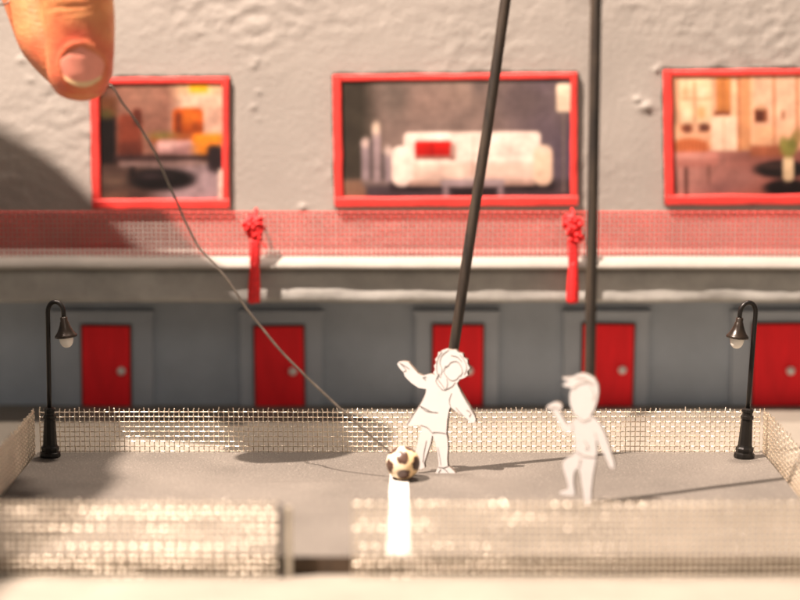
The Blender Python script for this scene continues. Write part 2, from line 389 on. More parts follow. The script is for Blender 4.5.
# room with kitchen shelves
R, E = conv(65, 65, 7.0)
def bg3(x, y):
    a = (226 - 14 * x, 168 - 14 * x, 130 - 10 * x)
    k = max(0, min(1, (x - 0.1) / 0.3)); b = (172 - 40 * k, 118 - 40 * k, 108 - 40 * k)
    k = max(0, min(1, (y - 0.57) / 0.06))
    return tuple(p * (1 - k) + q * k for p, q in zip(a, b))
pic3 = paint(180, 80, (915, 455), bg3, [E(560, 160, 260, 120, (238, 190, 158), 12), R(78, 70, 104, 250, (214, 156, 120), 1.2), R(105, 80, 232, 242, (240, 204, 164), 1.2), R(160, 90, 170, 240, (208, 154, 114), .8), R(108, 150, 230, 157, (208, 156, 116), .8), E(130, 130, 12, 18, (214, 178, 134)), E(196, 128, 14, 20, (250, 222, 186)), E(190, 205, 16, 22, (228, 176, 120)), E(132, 210, 14, 20, (250, 220, 184)), R(250, 75, 306, 208, (208, 132, 72), 1), R(275, 75, 281, 208, (178, 106, 58), .7), R(240, 200, 305, 214, (126, 68, 44), .8), R(310, 90, 332, 240, (238, 194, 154)),
    R(228, 220, 330, 342, (240, 202, 174), 1, 6), R(276, 224, 280, 340, (214, 168, 138), .6), R(110, 248, 222, 272, (150, 86, 60), 1.2), E(135, 262, 14, 16, (110, 60, 44)), E(200, 258, 20, 14, (96, 56, 44)), E(168, 260, 12, 14, (230, 180, 146)), R(75, 284, 228, 300, (222, 166, 132), 1.2),
    R(332, 65, 345, 345, (190, 120, 78), .8), R(345, 65, 384, 340, (214, 148, 102)), R(384, 65, 396, 340, (238, 184, 144), .8), R(396, 190, 450, 242, (160, 94, 64)), R(402, 196, 436, 238, (96, 48, 34), 1), E(424, 186, 14, 8, (210, 160, 120)), R(396, 255, 470, 330, (228, 172, 132)), R(470, 65, 480, 330, (198, 130, 90), .8), R(505, 200, 515, 230, (154, 92, 62), .9), R(560, 65, 572, 330, (198, 130, 90), .8), R(700, 100, 800, 260, (238, 200, 160)), R(820, 65, 900, 340, (200, 128, 84)),
    E(145, 332, 74, 36, (206, 114, 70), 1.2)] + [R(84 + 15 * q, 305, 90 + 15 * q, 350, (170, 86, 50), .7) for q in range(9)] + [R(68, 346, 256, 404, (180, 114, 102), 1.4, 24, .2), E(150, 362, 60, 10, (204, 142, 128), 2), R(120, 400, 136, 510, (96, 60, 54), .8), R(84, 404, 94, 500, (116, 76, 68), .8), R(212, 395, 223, 470, (110, 70, 60), .8), R(380, 325, 520, 365, (150, 84, 58), 1.6), E(330, 440, 90, 30, (150, 100, 92), 5), E(260, 480, 60, 20, (126, 84, 80), 5),
    E(505, 412, 108, 32, (24, 17, 17), 1.2), E(470, 400, 40, 8, (70, 48, 44), 2), E(525, 480, 92, 32, (14, 10, 11), 1.4), R(505, 410, 540, 470, (40, 28, 26), 1), R(507, 365, 550, 455, (206, 178, 140), 1, 16), E(530, 335, 30, 34, (126, 120, 58), 2), E(508, 318, 12, 22, (140, 130, 66), 1.5), E(552, 312, 14, 26, (110, 108, 50), 1.5), E(566, 290, 16, 22, (156, 124, 74), 2), R(680, 330, 860, 470, (176, 116, 92), 2)], grain=0.10)

def window(uo0, uo1, vt0, vt1, vb0, vb1, pic, res, label, fw=2.6):
    """outer corners: left/right u, top v (left, right), bottom v (left, right)"""
    a, b = at(uo0, vt0, YW), at(uo1, vt1, YW); c, d = at(uo0 + 2, vb0, YW), at(uo1, vb1, YW)
    w = empty('window', ((a.x + b.x) / 2, YW, (c.z + d.z) / 2)); w.parent = bld
    w.location = (parent_world(w) - parent_world(bld)) * S
    w['label'] = label
    def P(s, t):     # 0..1 across, 0..1 up
        lo = c.lerp(d, s); hi = a.lerp(b, s); p = lo.lerp(hi, t); return p
    W, H = (b - a).length, (a - c).length
    sx, sz = fw / W, fw / H
    bmf = bmesh.new()
    def rail(p, q, wid, inn, y0, y1, seed):
        n = 22; rows = []
        for i in range(n + 1):
            k = i / n; m = p.lerp(q, k)
            j1 = 0.30 * noise.noise(Vector((k * 7, seed, 0))) + 0.12 * noise.noise(Vector((k * 23, seed, 2))); j2 = 0.22 * noise.noise(Vector((k * 6, seed, 5)))
            o = m - inn * j1 * 0.7; e = m + inn * (wid + j2)
            o = Vector((o.x, 0, o.z)); e = Vector((e.x, 0, e.z)); i2 = inn * 0.35
            yy = y0 + 0.2 * j2
            rows.append([bmf.verts.new((o.x, y1, o.z)), bmf.verts.new((o.x, yy + .4, o.z)), bmf.verts.new((o.x + i2.x, yy, o.z + i2.z)), bmf.verts.new((e.x - i2.x, yy, e.z - i2.z)), bmf.verts.new((e.x, yy + .4, e.z)), bmf.verts.new((e.x, y1, e.z))])
        for i in range(n):
            for t in range(6): bmf.faces.new((rows[i][t], rows[i][(t + 1) % 6], rows[i + 1][(t + 1) % 6], rows[i + 1][t]))
        bmf.faces.new(rows[0]); bmf.faces.new(rows[-1][::-1])
    yb = YW + 1.2
    X, Z = Vector((1, 0, 0)), Vector((0, 0, 1))
    rail(P(0, 1), P(1, 1), fw * 0.72, -Z, YW - 1.55, yb, 1 + uo0)
    rail(P(0, 0), P(1, 0), fw * 1.12, Z, YW - 2.1, yb, 2 + uo0)
    rail(P(0, 0) + Z * 0.2, P(0, 1) - Z * 0.2, fw, X, YW - 1.85, yb, 3 + uo0)
    rail(P(1, 0) + Z * 0.2, P(1, 1) - Z * 0.2, fw * 0.8, -X, YW - 1.8, yb, 4 + uo0)
    obj('frame', bmf, M['red'], w)
    # dark ragged strip painting in the shade of the cut-out, above and beside the frame
    bmg = bmesh.new(); n = 40
    for (p, q, inn, wd) in ((P(0, 1), P(1, 1), Z, 0.85), (P(0, 0), P(0, 1), -X, 0.45), (P(1, 0), P(1, 1), X, 0.25)):
        rows = []
        for i in range(n + 1):
            k = i / n; m = p.lerp(q, k); g = wd * (0.7 + 0.9 * noise.noise(Vector((k * 11, uo0, wd)))) + 0.05
            o = m + inn * g; e = m - inn * 0.6
            rows.append([bmg.verts.new((o.x, YW + 1.1, o.z)), bmg.verts.new((o.x, YW - .62, o.z)), bmg.verts.new((e.x, YW - .62, e.z)), bmg.verts.new((e.x, YW + 1.1, e.z))])
        for i in range(n):
            for t in range(4): bmg.faces.new((rows[i][t], rows[i][(t + 1) % 4], rows[i + 1][(t + 1) % 4], rows[i + 1][t]))
        bmg.faces.new(rows[0]); bmg.faces.new(rows[-1][::-1])
    obj('gap_shade', bmg, M['gap'], w)
    nx_, ny_ = res
    bmp = bmesh.new(); g = []
    for j in range(ny_ + 1):
        g.append([bmp.verts.new((lambda p: (p.x, YW - 0.95, p.z))(P(sx * .6 + (1 - sx * 1.1) * i / nx_, sz * .6 + (1 - sz * 1.1) * j / ny_))) for i in range(nx_ + 1)])
    for j in range(ny_):
        for i in range(nx_): bmp.faces.new((g[j][i], g[j][i + 1], g[j + 1][i + 1], g[j + 1][i]))
    bmp.verts.index_update()
    o = obj('picture', bmp, M['picture'], w)
    at_ = o.data.color_attributes.new('Col', 'FLOAT_COLOR', 'POINT')
    for i, cc in enumerate(pic): at_.data[i].color = (*cc, 1)
    return w
window(91, 229.5, 78, 77, 208.5, 208, pic1, (100, 90), 'small square window showing a room with an orange armchair')
window(333, 577, 75, 72.5, 206.5, 205, pic2, (150, 76), 'wide window showing a white sofa with a red cushion')
window(663, 907, 70, 68, 204.5, 203, pic3, (180, 80), 'window at the wall end showing a peach coloured kitchen')

# doors -------------------------------------------------------------
for k, (ua, ub, vt, vb, ku, kv, sa, sb) in enumerate([(81, 130, 326.5, 406.5, 121, 371, 50, 152), (255, 304, 327, 406.5, 293, 371.5, 239, 322), (433, 482, 326, 406, 469, 371, 415, 499), (583, 632, 325, 405.5, 622, 370, 564, 650), (755, 806, 324.5, 405.5, 791, 371, 733, 824)]):
    yd = YW - 3.0
    a, b = at(ua, vt, yd), at(ub, vb, yd)
    s0, s1 = at(sa, 313, YW - 2.2), at(sb, 313, YW - 2.2)
    bm = bmesh.new()
    jx = 3.2
    box(bm, s0.x, s1.x, YW - 1.6, YW + 1, -4, s0.z - 0.9, 0.25)
    box(bm, s0.x - 0.5, s1.x + 0.5, YW - 2.8, YW + 1, s0.z - 0.85, s0.z + 0.7, 0.25)
    sr = obj('door_surround', bm, M['surround'], bld)
    d = empty('door', ((a.x + b.x) / 2, yd, -4)); d.parent = bld; d.location = (parent_world(d) - parent_world(bld)) * S; d.rotation_euler.y = math.radians((0.5, -0.4, 0.3, 0.6, -0.5)[k])
    bm = bmesh.new()
    box(bm, a.x, b.x, yd + 0.25, YW - 1.4, -3.8, a.z, 0.18)
    obj('panel', bm, M['door'], d)
    bm = bmesh.new(); m = 0.55
    box(bm, a.x - m, a.x - 0.05, yd + 0.75, YW - 1.4, -3.9, a.z + m); box(bm, b.x + 0.05, b.x + m, yd + 0.75, YW - 1.4, -3.9, a.z + m); box(bm, a.x - 0.04, b.x + 0.04, yd + 0.75, YW - 1.4, a.z + 0.05, a.z + m)
    obj('door_outline', bm, M['gap'], d)  # thin dark strips outlining the door
    bm = bmesh.new(); kp = at(ku, kv, yd - 1.0)
    ball_shape(bm, kp, 1.35, 20, 14); tube(bm, [kp, kp + Vector((0, 2.0, 0))], 0.35, 8)
    obj('knob', bm, M['pin'], d, smooth=True)

# ------------------------------------------------------------------ tassels on the railing
def tassel(u, label, flip):
    Y = 583.6
    top, kn, nk, bt = at(u, 216, Y), at(u, 244, Y), at(u, 263, Y), at(u - 1, 302, Y)
    t = empty('tassel', (nk.x, Y, bt.z)); props(t, label, 'tassel', 'red tassels on the balcony railing')
    bm = bmesh.new(); rnd = random.Random(int(u))
    cz = (top.z + kn.z) / 2; hz = (top.z - kn.z) / 2
    for k in range(16):          # looped cords of the knot
        a = rnd.uniform(0, 6.28); cx = top.x + flip * 0.3 + rnd.uniform(-1.6, 1.6); z = cz + rnd.uniform(-0.72, 0.75) * hz
        r = rnd.uniform(1.1, 1.75); n1 = Vector((rnd.uniform(-1, 1), rnd.uniform(-.6, .6), rnd.uniform(-1, 1))).normalized()
        n2 = n1.cross(Vector((0, 1, 0.2))).normalized()
        tube(bm, [Vector((cx, Y + rnd.uniform(-.5, .8), z)) + n1 * (r * math.cos(q * 2 * math.pi / 14)) + n2 * (r * 0.8 * math.sin(q * 2 * math.pi / 14)) for q in range(15)], 0.56, 7)
    for k in range(7): ball_shape(bm, (top.x + rnd.uniform(-1.9, 1.9) + flip * .3, Y + rnd.uniform(-.8, .3), cz + rnd.uniform(-.7, .8) * hz), rnd.uniform(.7, 1.0), 10, 8)
    if flip < 0:
        tube(bm, smooth_path([(top.x - 1.5, Y, cz + 1.5), (top.x - 3.0, Y - .3, cz + 2.2), (top.x - 3.4, Y, cz + 1.0), (top.x - 1.5, Y, cz + .2)]), 0.5, 7)
        tube(bm, smooth_path([(top.x + 1.5, Y, cz - 1.5), (top.x + 2.4, Y - .3, cz - 4.0), (top.x + 3.4, Y - .3, cz - 5.6)]), 0.22, 6)
    # loop that goes over the top wire of the railing
    tube(bm, smooth_path([(top.x, Y, top.z - 1.5), (top.x, Y + 2.5, 58.6), (top.x, Y + 5.2, 59.3), (top.x, Y + 6.9, 58.6), (top.x, Y + 7.1, 55)]), 0.45, 7)
    obj('knot', bm, M['tassel'], t, smooth=True)
    bm = bmesh.new()
    n = 46
    for ph in range(3):
        tube(bm, [Vector((top.x + (nk.x - top.x) * q / n + 0.9 * math.sin(q * 0.62 + ph * 2.09), Y + 0.45 * math.sin(q * 1.24 + ph * 4.18), kn.z + 0.8 + (nk.z - kn.z - 1.2) * q / n)) for q in range(n + 1)], 0.72, 7)
    obj('braid', bm, M['tassel'], t, smooth=True)
    bm = bmesh.new(); sides = 40; rings = []
    for i in range(13):
        f = i / 12; z = nk.z + 0.3 + (bt.z - nk.z - 0.3) * f
        r = 1.2 + 0.6 * math.sin(min(1, f * 1.25) * 1.4) if f < 0.9 else 1.78
        rings.append([bm.verts.new((nk.x + (bt.x - nk.x) * f + math.cos(q * 6.2832 / sides) * r * (1 + 0.05 * ((q * 7) % 3 - 1)), Y + math.sin(q * 6.2832 / sides) * r * 0.9 * (1 + 0.05 * ((q * 7) % 3 - 1)), z + (rnd.uniform(-.5, .3) if i == 12 else 0))) for q in range(sides)])
    for i in range(12):
        for q in range(sides): bm.faces.new((rings[i][q], rings[i][(q + 1) % sides], rings[i + 1][(q + 1) % sides], rings[i + 1][q]))
    bm.faces.new(rings[0]); bm.faces.new(rings[-1][::-1])
    obj('skirt', bm, M['tassel'], t, smooth=True)
tassel(255, 'red braided tassel with a loose looped knot, hanging between the two complete windows', -1)
tassel(573.5, 'red braided tassel with a tight upright knot, hanging below the sofa window corner', 1)

# ------------------------------------------------------------------ court
CX0, CX1, CY0, CY1 = -97.0, 97.0, 420.0, 525.0
bm = bmesh.new()
nxg, nyg = 97, 52
g = [[bm.verts.new((CX0 + (CX1 - CX0) * i / nxg, CY0 + (CY1 - CY0) * j / nyg, 0.10 * noise.noise(Vector((i * .12, j * .12, 1))))) for i in range(nxg + 1)] for j in range(nyg + 1)]
for j in range(nyg):
    for i in range(nxg): bm.faces.new((g[j][i], g[j][i + 1], g[j + 1][i + 1], g[j + 1][i]))
rim = [g[0][i] for i in range(nxg + 1)] + [g[j][nxg] for j in range(1, nyg + 1)] + [g[nyg][i] for i in range(nxg - 1, -1, -1)] + [g[j][0] for j in range(nyg - 1, 0, -1)]
low = [bm.verts.new((v.co.x, v.co.y, -3.98)) for v in rim]
for i in range(len(rim)):
    f = bm.faces.new((rim[i], low[i], low[(i + 1) % len(rim)], rim[(i + 1) % len(rim)])); f.material_index = 1
court = obj('court_board', bm, [M['grit'], M['board_edge']])
props(court, 'low rectangular board with a grey sandpaper floor inside the wire fences', 'court')
bm = bmesh.new()
q = 14
rows = []
for i in range(q + 1):
    y = CY0 + 0.2 + (498 - CY0) * i / q
    xc = -0.25; w = 2.5 - 0.1 * i / q
    a, b = xc - w + 0.12 * noise.noise(Vector((i * .6, 0, 1))), xc + w + 0.12 * noise.noise(Vector((i * .6, 5, 1)))
    rows.append([bm.verts.new((a, y, -.3)), bm.verts.new((a, y, .24)), bm.verts.new((b, y, .24)), bm.verts.new((b, y, -.3))])
for i in range(q):
    for k in range(4): bm.faces.new((rows[i][k], rows[i][(k + 1) % 4], rows[i + 1][(k + 1) % 4], rows[i + 1][k]))
bm.faces.new(rows[0]); bm.faces.new(rows[-1][::-1])
obj('centre_line', bm, M['white_line'], court)

# fences
PITCH, WR, WA = 1.33, 0.145, 0.165
FG = 'wire mesh fences round the court'
def fence(label, **k):
    bm = bmesh.new(); woven(bm, pitch=PITCH, r=WR, amp=WA, sides=8, **k)
    o = obj('mesh_fence', bm, M['zinc']); props(o, label, 'mesh fence', FG); return o
fence('long woven wire fence behind the court between the two street lamps', base=lambda s: (-96.5 + s, 526.0 + 0.35 * math.sin(s * 0.05), 0, 1), length=193, z_lo=-3.9, height=15.9, frayed=0.5)
fence('straight upright wire fence along the shadowed side of the court', base=lambda s: (-97.8 + 0.3 * math.sin(s * .1), 418.5 + s, -1, 0), length=108, z_lo=-3.9, height=15.9, frayed=0.6)
def rlean(s):
    k = max(0, min(1, (104 - s) / 34)); k = k * k * (3 - 2 * k)
    return 6.0 * k, 1 - 0.42 * k
fence('sagging wire fence bent outward beside the white paper strip', base=lambda s: (97.8 + 0.3 * math.sin(s * .1), 418.5 + s, 1, 0), length=108, z_lo=-3.9, height=15.9, frayed=0.6, lean=rlean)
ff = fence('short front wire fence that ends in a dark post at the gap', base=lambda s: (-97 + s, 418.2 + 0.3 * math.sin(s * 0.07), 0, -1), length=70.8, z_lo=-3.9, height=16.0, frayed=0.4)
bm = bmesh.new(); px = at(280.5, 540, 418).x
tube(bm, [(px, 418.0, -3.9), (px - .05, 418.1, 6), (px, 418, 12.2)], 0.55, 10)
obj('post', bm, M['zinc_dark'], ff, smooth=True)
bm = bmesh.new(); px = at(288.5, 540, 418).x; box(bm, px - .75, px + .75, 417.9, 418.4, -3.9, 11.6, .1)
obj('edge_strip', bm, M['jamb'], ff)
fence('long front wire fence crossing the end of the white line', base=lambda s: (-10.1 + s, 418.2 + 0.3 * math.sin(s * 0.06 + 1), 0, -1), length=107, z_lo=-3.9, height=16.0, frayed=0.4)

# paper strip on the table
bm = bmesh.new(); a = at(783, 467.5, 510)
box(bm, 98.5 + 6, 150, 505, 511, -3.98, -3.6, 0.05)
ps = obj('paper_strip', bm, M['white_line']); props(ps, 'narrow white paper strip lying on the table outside the sagging fence', 'paper strip')

# ------------------------------------------------------------------ street lamps
def lamp(base, side, tilt, label):
    """side +1: the arm reaches to the right"""
    bx, by = base
    t = empty('street_lamp', (bx, by, 0.1)); props(t, label, 'street lamp', 'miniature street lamps at the back corners')
    B = Vector((bx, by, 0.1))
    ax = Vector((tilt, 0, 1)).normalized()
    bm = bmesh.new()
    lathe(bm, [(2.75, 0), (2.8, .5), (2.7, 1.1), (2.3, 1.35), (2.3, 1.7), (2.45, 1.9), (2.45, 2.5), (2.05, 2.9), (1.9, 3.4), (1.55, 9.6), (1.45, 10.2), (1.75, 10.4), (1.75, 11.1), (1.4, 11.3), (1.35, 12.0), (1.55, 12.2), (1.5, 12.9), (1.0, 13.2), (0.7, 13.3)], B, ax, 10)
    obj('base', bm, M['black'], t)
    bm = bmesh.new()
    pts = [B + ax * h for h in (12.8, 18, 24, 30, 36, 38.6)]
    top = B + ax * 38.6; r = 2.15
    for q in range(1, 13):
        a = math.pi * q / 12
        pts.append(top + Vector((side * r * (1 - math.cos(a)), -0.25 * r * (1 - math.cos(a)), 0)) + ax * (r * 1.35 * math.sin(a)))
    pts.append(pts[-1] + Vector((side * .05, 0, -1.6)))
    tube(bm, pts, 0.62, 12)
    obj('pole', bm, M['black'], t, smooth=True)
    e = pts[-1]; dn = Vector((side * 0.10, 0, -1)).normalized()
    bm = bmesh.new()
    lathe(bm, [(0.75, -0.6), (0.95, -0.4), (0.95, 0.5), (1.1, 0.7), (1.35, 1.6), (1.75, 2.6), (2.25, 3.5), (2.75, 4.1), (2.95, 4.35), (2.95, 4.75), (2.75, 4.85), (2.3, 4.6), (1.4, 3.6), (0.5, 2.8)], e, dn, 28)
    obj('lamp_shade', bm, M['bronze'], t, smooth=True)
    bm = bmesh.new()
    lathe(bm, [(0.9, 3.2), (1.7, 3.9), (1.85, 4.8), (1.83, 5.6), (1.65, 6.4), (1.25, 7.1), (0.7, 7.5), (0.2, 7.62)], e, dn, 22)
    obj('bulb', bm, M['bulb'], t, smooth=True)
la = at(50.5, 455.5, 520); lamp((la.x, 519.5), 1, 0.008, 'upright black street lamp in the shadowy corner, curving toward the first red door')
lb = at(743, 457.5, 520); lamp((lb.x, 518.5), -1, 0.055, 'tilted black street lamp beside the sagging fence in the bright corner')

# ------------------------------------------------------------------ ball on its wire
bc = at(403, 463.5, 493); bc.z = 4.3
t = empty('soccer_ball', (bc.x, bc.y, 0.1)); props(t, 'small cream ball with dark brown patches, steered by a long thin wire', 'ball')
bm = bmesh.new(); ball_shape(bm, bc, 4.25, 120, 80)
bm.verts.ensure_lookup_table()
nb = [(v.co - bc).normalized() for v in bm.verts]
o = obj('ball', bm, M['ball'], t, smooth=True)
ca = o.data.color_attributes.new('Col', 'FLOAT_COLOR', 'POINT')
ph = 1.618; ico = []
for s1 in (-1, 1):
    for s2 in (-1, 1):
        ico += [Vector((0, s1, s2 * ph)), Vector((s1, s2 * ph, 0)), Vector((s2 * ph, 0, s1))]
ico = [v.normalized() for v in ico]
rotm = Matrix.Rotation(math.radians(-5), 3, 'Z')
for i, n in enumerate(nb):
    l = rotm @ Vector((n.x, n.z + 0.0, -n.y))
    wob = 0.05 * noise.noise(n * 3.2) + 0.02 * noise.noise(n * 9)
    d = max(l.dot(k) for k in ico) + wob
    k = max(0, min(1, (d - 0.905) / 0.03))
    y = 0.5 + 0.5 * noise.noise(n * 1.3 + Vector((2, 0, 0))); y = max(0, min(1, y + 0.35 * n.x))  # random tone plus painted shade: yellower on the side away from the lamp
    cream = (0.80, 0.70 - 0.17 * y, 0.54 - 0.30 * y)
    inner = max(0, min(1, (d - 0.955) / 0.03)) * 0.5
    dark = (0.055 + .05 * inner, 0.026 + .03 * inner, 0.018 + .02 * inner)
    ca.data[i].color = (*[cream[q] * (1 - k) + dark[q] * k for q in range(3)], 1)
bm = bmesh.new()
wp = [(113, 88), (122, 102.5), (134, 118), (146, 137), (157, 157), (166, 178), (176, 200), (186, 223), (199, 247.5), (213, 263), (229, 282), (246, 308), (262, 328), (280, 350), (302, 372.5), (330, 399), (360, 426.5), (391, 452.5), (398, 458)]
tail = [(0, -8), (8, 1), (9, 3.5), (4, 6.5), (-6, 6), (-14, -4)]
pts = [at(u, v, 497.5 - 4.5 * i / (len(wp) - 1)) for i, (u, v) in enumerate(wp)]
pinch = [at(96, 78, 499.5), at(104, 82, 498.6)]
full = pinch + pts
tube(bm, smooth_path(full, 4), 0.30, 8)
tube(bm, smooth_path([at(24, 6, HY + 13), at(12, -2, HY + 12), at(8, 2.5, HY + 11), at(2, 4.5, HY + 10), at(-8, 2, HY + 10), at(-16, -12, HY + 12), at(-8, -24, HY + 16)], 4), 0.27, 8)
obj('control_wire', bm, M['wire'], t, smooth=True)

# ------------------------------------------------------------------ card figures
def cutout(name, outline, Y, toff, mi_lines, lines, lw, parent, tilt=0.0, thick=0.9):
    """outline: picture positions of the cut edge -> a card with thickness and pencil lines on its face"""
    bm = bmesh.new()
    pp = [at(u, v, Y) for u, v in outline]
    fr = [bm.verts.new((p.x, Y, p.z)) for p in pp]
    bk = [bm.verts.new((p.x + 0.42, Y + thick, p.z)) for p in pp]
    n = len(fr)
    for a, b, c in tessellate_polygon([[Vector((p.x, p.z, 0)) for p in pp]]):
        bm.faces.new((fr[a], fr[b], fr[c])); bm.faces.new((bk[c], bk[b], bk[a]))
    for i in range(n):
        s = bm.faces.new((fr[i], bk[i], bk[(i + 1) % n], fr[(i + 1) % n])); s.material_index = 1
    for ln in lines:
        q = smooth_path([at(u, v, Y - 0.03) for u, v in ln], 5) if len(ln) > 2 else [at(u, v, Y - 0.03) for u, v in ln]
        tube(bm, q, lw, 5, 2)
    return obj(name, bm, [M['card'], M['card_edge'], mi_lines], parent)

def cv(pts, u0, v0, k): return [(u0 + x / k, v0 + y / k) for x, y in pts]
g = lambda pts: cv(pts, 370, 320, 3.333)
GY = 500.0
girl = empty('paper_puppet', at(452, 476, GY).to_tuple()); girl['_org'] = (at(452, 476, GY).x, GY, 0.1); girl.location = Vector(girl['_org']) * S
props(girl, 'white card cutout of a child with drawn collar and hair, on a slanted dark rod', 'paper figure', 'white card figures on rods')
ol = [(240, 101), (234, 108), (228, 107), (226, 120), (217, 131), (221, 142), (213, 153), (217, 164), (211, 176), (218, 184), (208, 180), (196, 180), (176, 186), (160, 178), (142, 158), (128, 140), (110, 137), (96, 139), (91, 147), (97, 158), (104, 167), (111, 172), (116, 188), (138, 210), (162, 226), (186, 230),
      (184, 246), (172, 268), (160, 290), (140, 318), (120, 346), (122, 353), (140, 353), (165, 351), (172, 362), (164, 385), (158, 410), (152, 440), (157, 476), (150, 492), (168, 497), (182, 492), (180, 476), (192, 440), (203, 408), (207, 383), (212, 392), (220, 420), (226, 450), (229, 478), (228, 490),
      (221, 503), (217, 516), (224, 523), (238, 521), (250, 527), (262, 523), (276, 528), (289, 520), (283, 507), (270, 494), (259, 486), (257, 462), (260, 425), (258, 395), (254, 378), (257, 360), (258, 330), (263, 300), (268, 289), (282, 302), (304, 316), (325, 334), (340, 343), (350, 342), (352, 330), (345, 312), (332, 288), (316, 262), (300, 234), (289, 212), (298, 198), (312, 194), (326, 184), (323, 172), (333, 160), (325, 147), (324, 132), (312, 125), (309, 112), (295, 108), (286, 99), (268, 99), (256, 95)]
lines = [g(l) for l in [
    [(240, 106), (228, 124), (222, 150), (224, 178), (236, 192)], [(262, 100), (240, 118), (233, 142), (240, 165), (236, 185)], [(300, 116), (316, 138), (322, 160), (314, 182)],
    [(262, 150), (270, 141), (288, 138), (302, 152), (308, 172), (300, 188)], [(262, 150), (252, 158), (262, 152)], [(252, 152), (246, 172), (256, 190), (272, 202), (290, 196), (298, 184)], [(270, 118), (292, 124), (306, 140)],
    [(230, 178), (226, 196), (240, 216), (252, 232), (258, 214), (256, 196)], [(252, 232), (272, 222), (284, 208)], [(226, 186), (220, 206), (238, 230), (252, 234)],
    [(166, 286), (186, 296), (206, 306), (226, 308)], [(166, 286), (172, 292), (190, 304), (222, 308)], [(168, 350), (190, 358), (208, 376), (214, 372)], [(208, 376), (226, 374), (252, 378)], [(268, 289), (264, 268), (272, 244)],
    [(98, 142), (108, 152), (120, 166), (112, 172)], [(104, 146), (118, 154), (132, 164)], [(188, 190), (176, 192), (186, 200)], [(322, 300), (336, 310), (330, 322)], [(228, 490), (244, 492), (260, 487)], [(244, 494), (256, 504), (268, 518)], [(236, 498), (228, 508)], [(226, 424), (232, 456), (236, 484)],
    [(186, 230), (180, 250), (168, 275), (140, 320), (122, 350)], [(258, 330), (255, 374)], [(188, 402), (180, 440), (176, 474)], [(300, 236), (318, 268), (344, 312)], [(286, 292), (305, 314), (326, 334)]]]
cutout('cutout', g(ol), GY, 0, M['ink'], lines, 0.056, girl)
bm = bmesh.new()
ra, rb = at(443, 418, GY + 2.4), at(453.5, 350, GY + 2.6); rt = at(505, 4, GY + 4.5)
d = (rt - rb).normalized()
tube(bm, [ra, rb, rb.lerp(rt, .33), rb.lerp(rt, .66) + Vector((.25, 0, 0)), rt, rt + d * 90, rt + d * 190], [1.25, 1.33, 1.36, 1.33, 1.36, 1.36, 1.3], 14)
obj('rod', bm, M['rod'], girl, smooth=True)

h = lambda pts: cv(pts, 530, 350, 3.53)
KY = 466.0
kb = at(588, 508, KY)
kid = empty('paper_puppet', (kb.x, KY, 0.1))
props(kid, 'white card cutout of a spiky-haired child with raised fist and bent knee, on upright rod', 'paper figure', 'white card figures on rods')
ol = [(182, 81), (166, 86), (150, 95), (132, 96), (113, 97), (118, 104), (138, 108), (126, 115), (113, 124), (126, 129), (148, 134), (141, 150), (139, 170), (141, 190), (148, 212), (158, 229), (172, 238), (158, 244), (146, 254), (133, 264), (124, 252), (114, 234), (104, 216), (112, 206), (113, 196), (104, 186), (90, 183), (76, 188), (62, 196), (58, 206), (66, 213), (78, 214), (86, 226), (95, 244), (104, 264), (112, 281), (124, 291), (138, 292), (150, 286), (156, 300), (160, 330), (160, 356), (152, 372), (134, 378), (118, 392), (115, 408), (120, 428), (128, 452), (134, 476), (134, 490), (120, 496), (107, 499), (107, 508), (124, 512), (142, 514), (156, 513), (158, 500), (153, 470), (154, 440), (160, 424), (172, 414), (178, 440), (184, 480), (190, 520), (192, 548), (188, 566), (196, 576), (212, 577), (220, 566), (216, 540), (216, 500), (220, 460), (226, 420), (233, 386), (236, 350), (233, 314), (244, 334), (260, 366), (274, 394), (280, 410), (290, 420), (298, 414), (298, 398), (290, 374), (278, 336), (264, 294), (246, 258), (230, 240), (214, 232), (226, 212), (236, 184), (242, 150), (240, 122), (228, 100), (206, 86)]
lines = [h(l) for l in [[(150, 136), (170, 118), (200, 112), (228, 120)], [(170, 240), (190, 250), (214, 236)], [(160, 356), (190, 372), (232, 376)], [(190, 320), (204, 336), (196, 350)], [(148, 286), (150, 270), (146, 256)], [(234, 312), (228, 290)], [(160, 96), (186, 98), (212, 110)], [(64, 204), (84, 200), (104, 206)], [(178, 380), (172, 412)], [(196, 548), (216, 546)], [(214, 130), (226, 150), (222, 176)]]]
cutout('cutout', h(ol), KY, 0, M['ink_pale'], lines, 0.09, kid)
bm = bmesh.new()
ra, rb = at(587.5, 455, KY + 2.4), at(590, 370, KY + 3.4); rt = at(596, 0, KY + 8)
d = (rt - rb).normalized()
tube(bm, [ra, rb, rb.lerp(rt, .5), rt, rt + d * 90, rt + d * 180], [1.2, 1.3, 1.34, 1.36, 1.36, 1.3], 14)
obj('rod', bm, M['rod'], kid, smooth=True)

# ------------------------------------------------------------------ hand
def loft_rings(bm, rings):
    for i in range(len(rings) - 1):
        n = len(rings[i])
        for k in range(n): bm.faces.new((rings[i][k], rings[i][(k + 1) % n], rings[i + 1][(k + 1) % n], rings[i + 1][k]))
    bm.faces.new(rings[0][::-1]); bm.faces.new(rings[-1])
def limb(bm, pts, rad, n=5, sides=24):
    P = smooth_path(pts, n); Rr = []
    for i in range(len(pts) - 1):
        for k in range(n):
            t = k / n; a, b = rad[i], rad[i + 1]
            Rr.append((a[0] + (b[0] - a[0]) * t, a[1] + (b[1] - a[1]) * t))
    Rr.append(rad[-1])
    # round ends
    tube(bm, P, Rr, sides)
    for p, r in ((P[0], Rr[0]), (P[-1], Rr[-1])): ball_shape(bm, p, min(r), 16, 12)
bm = bmesh.new()
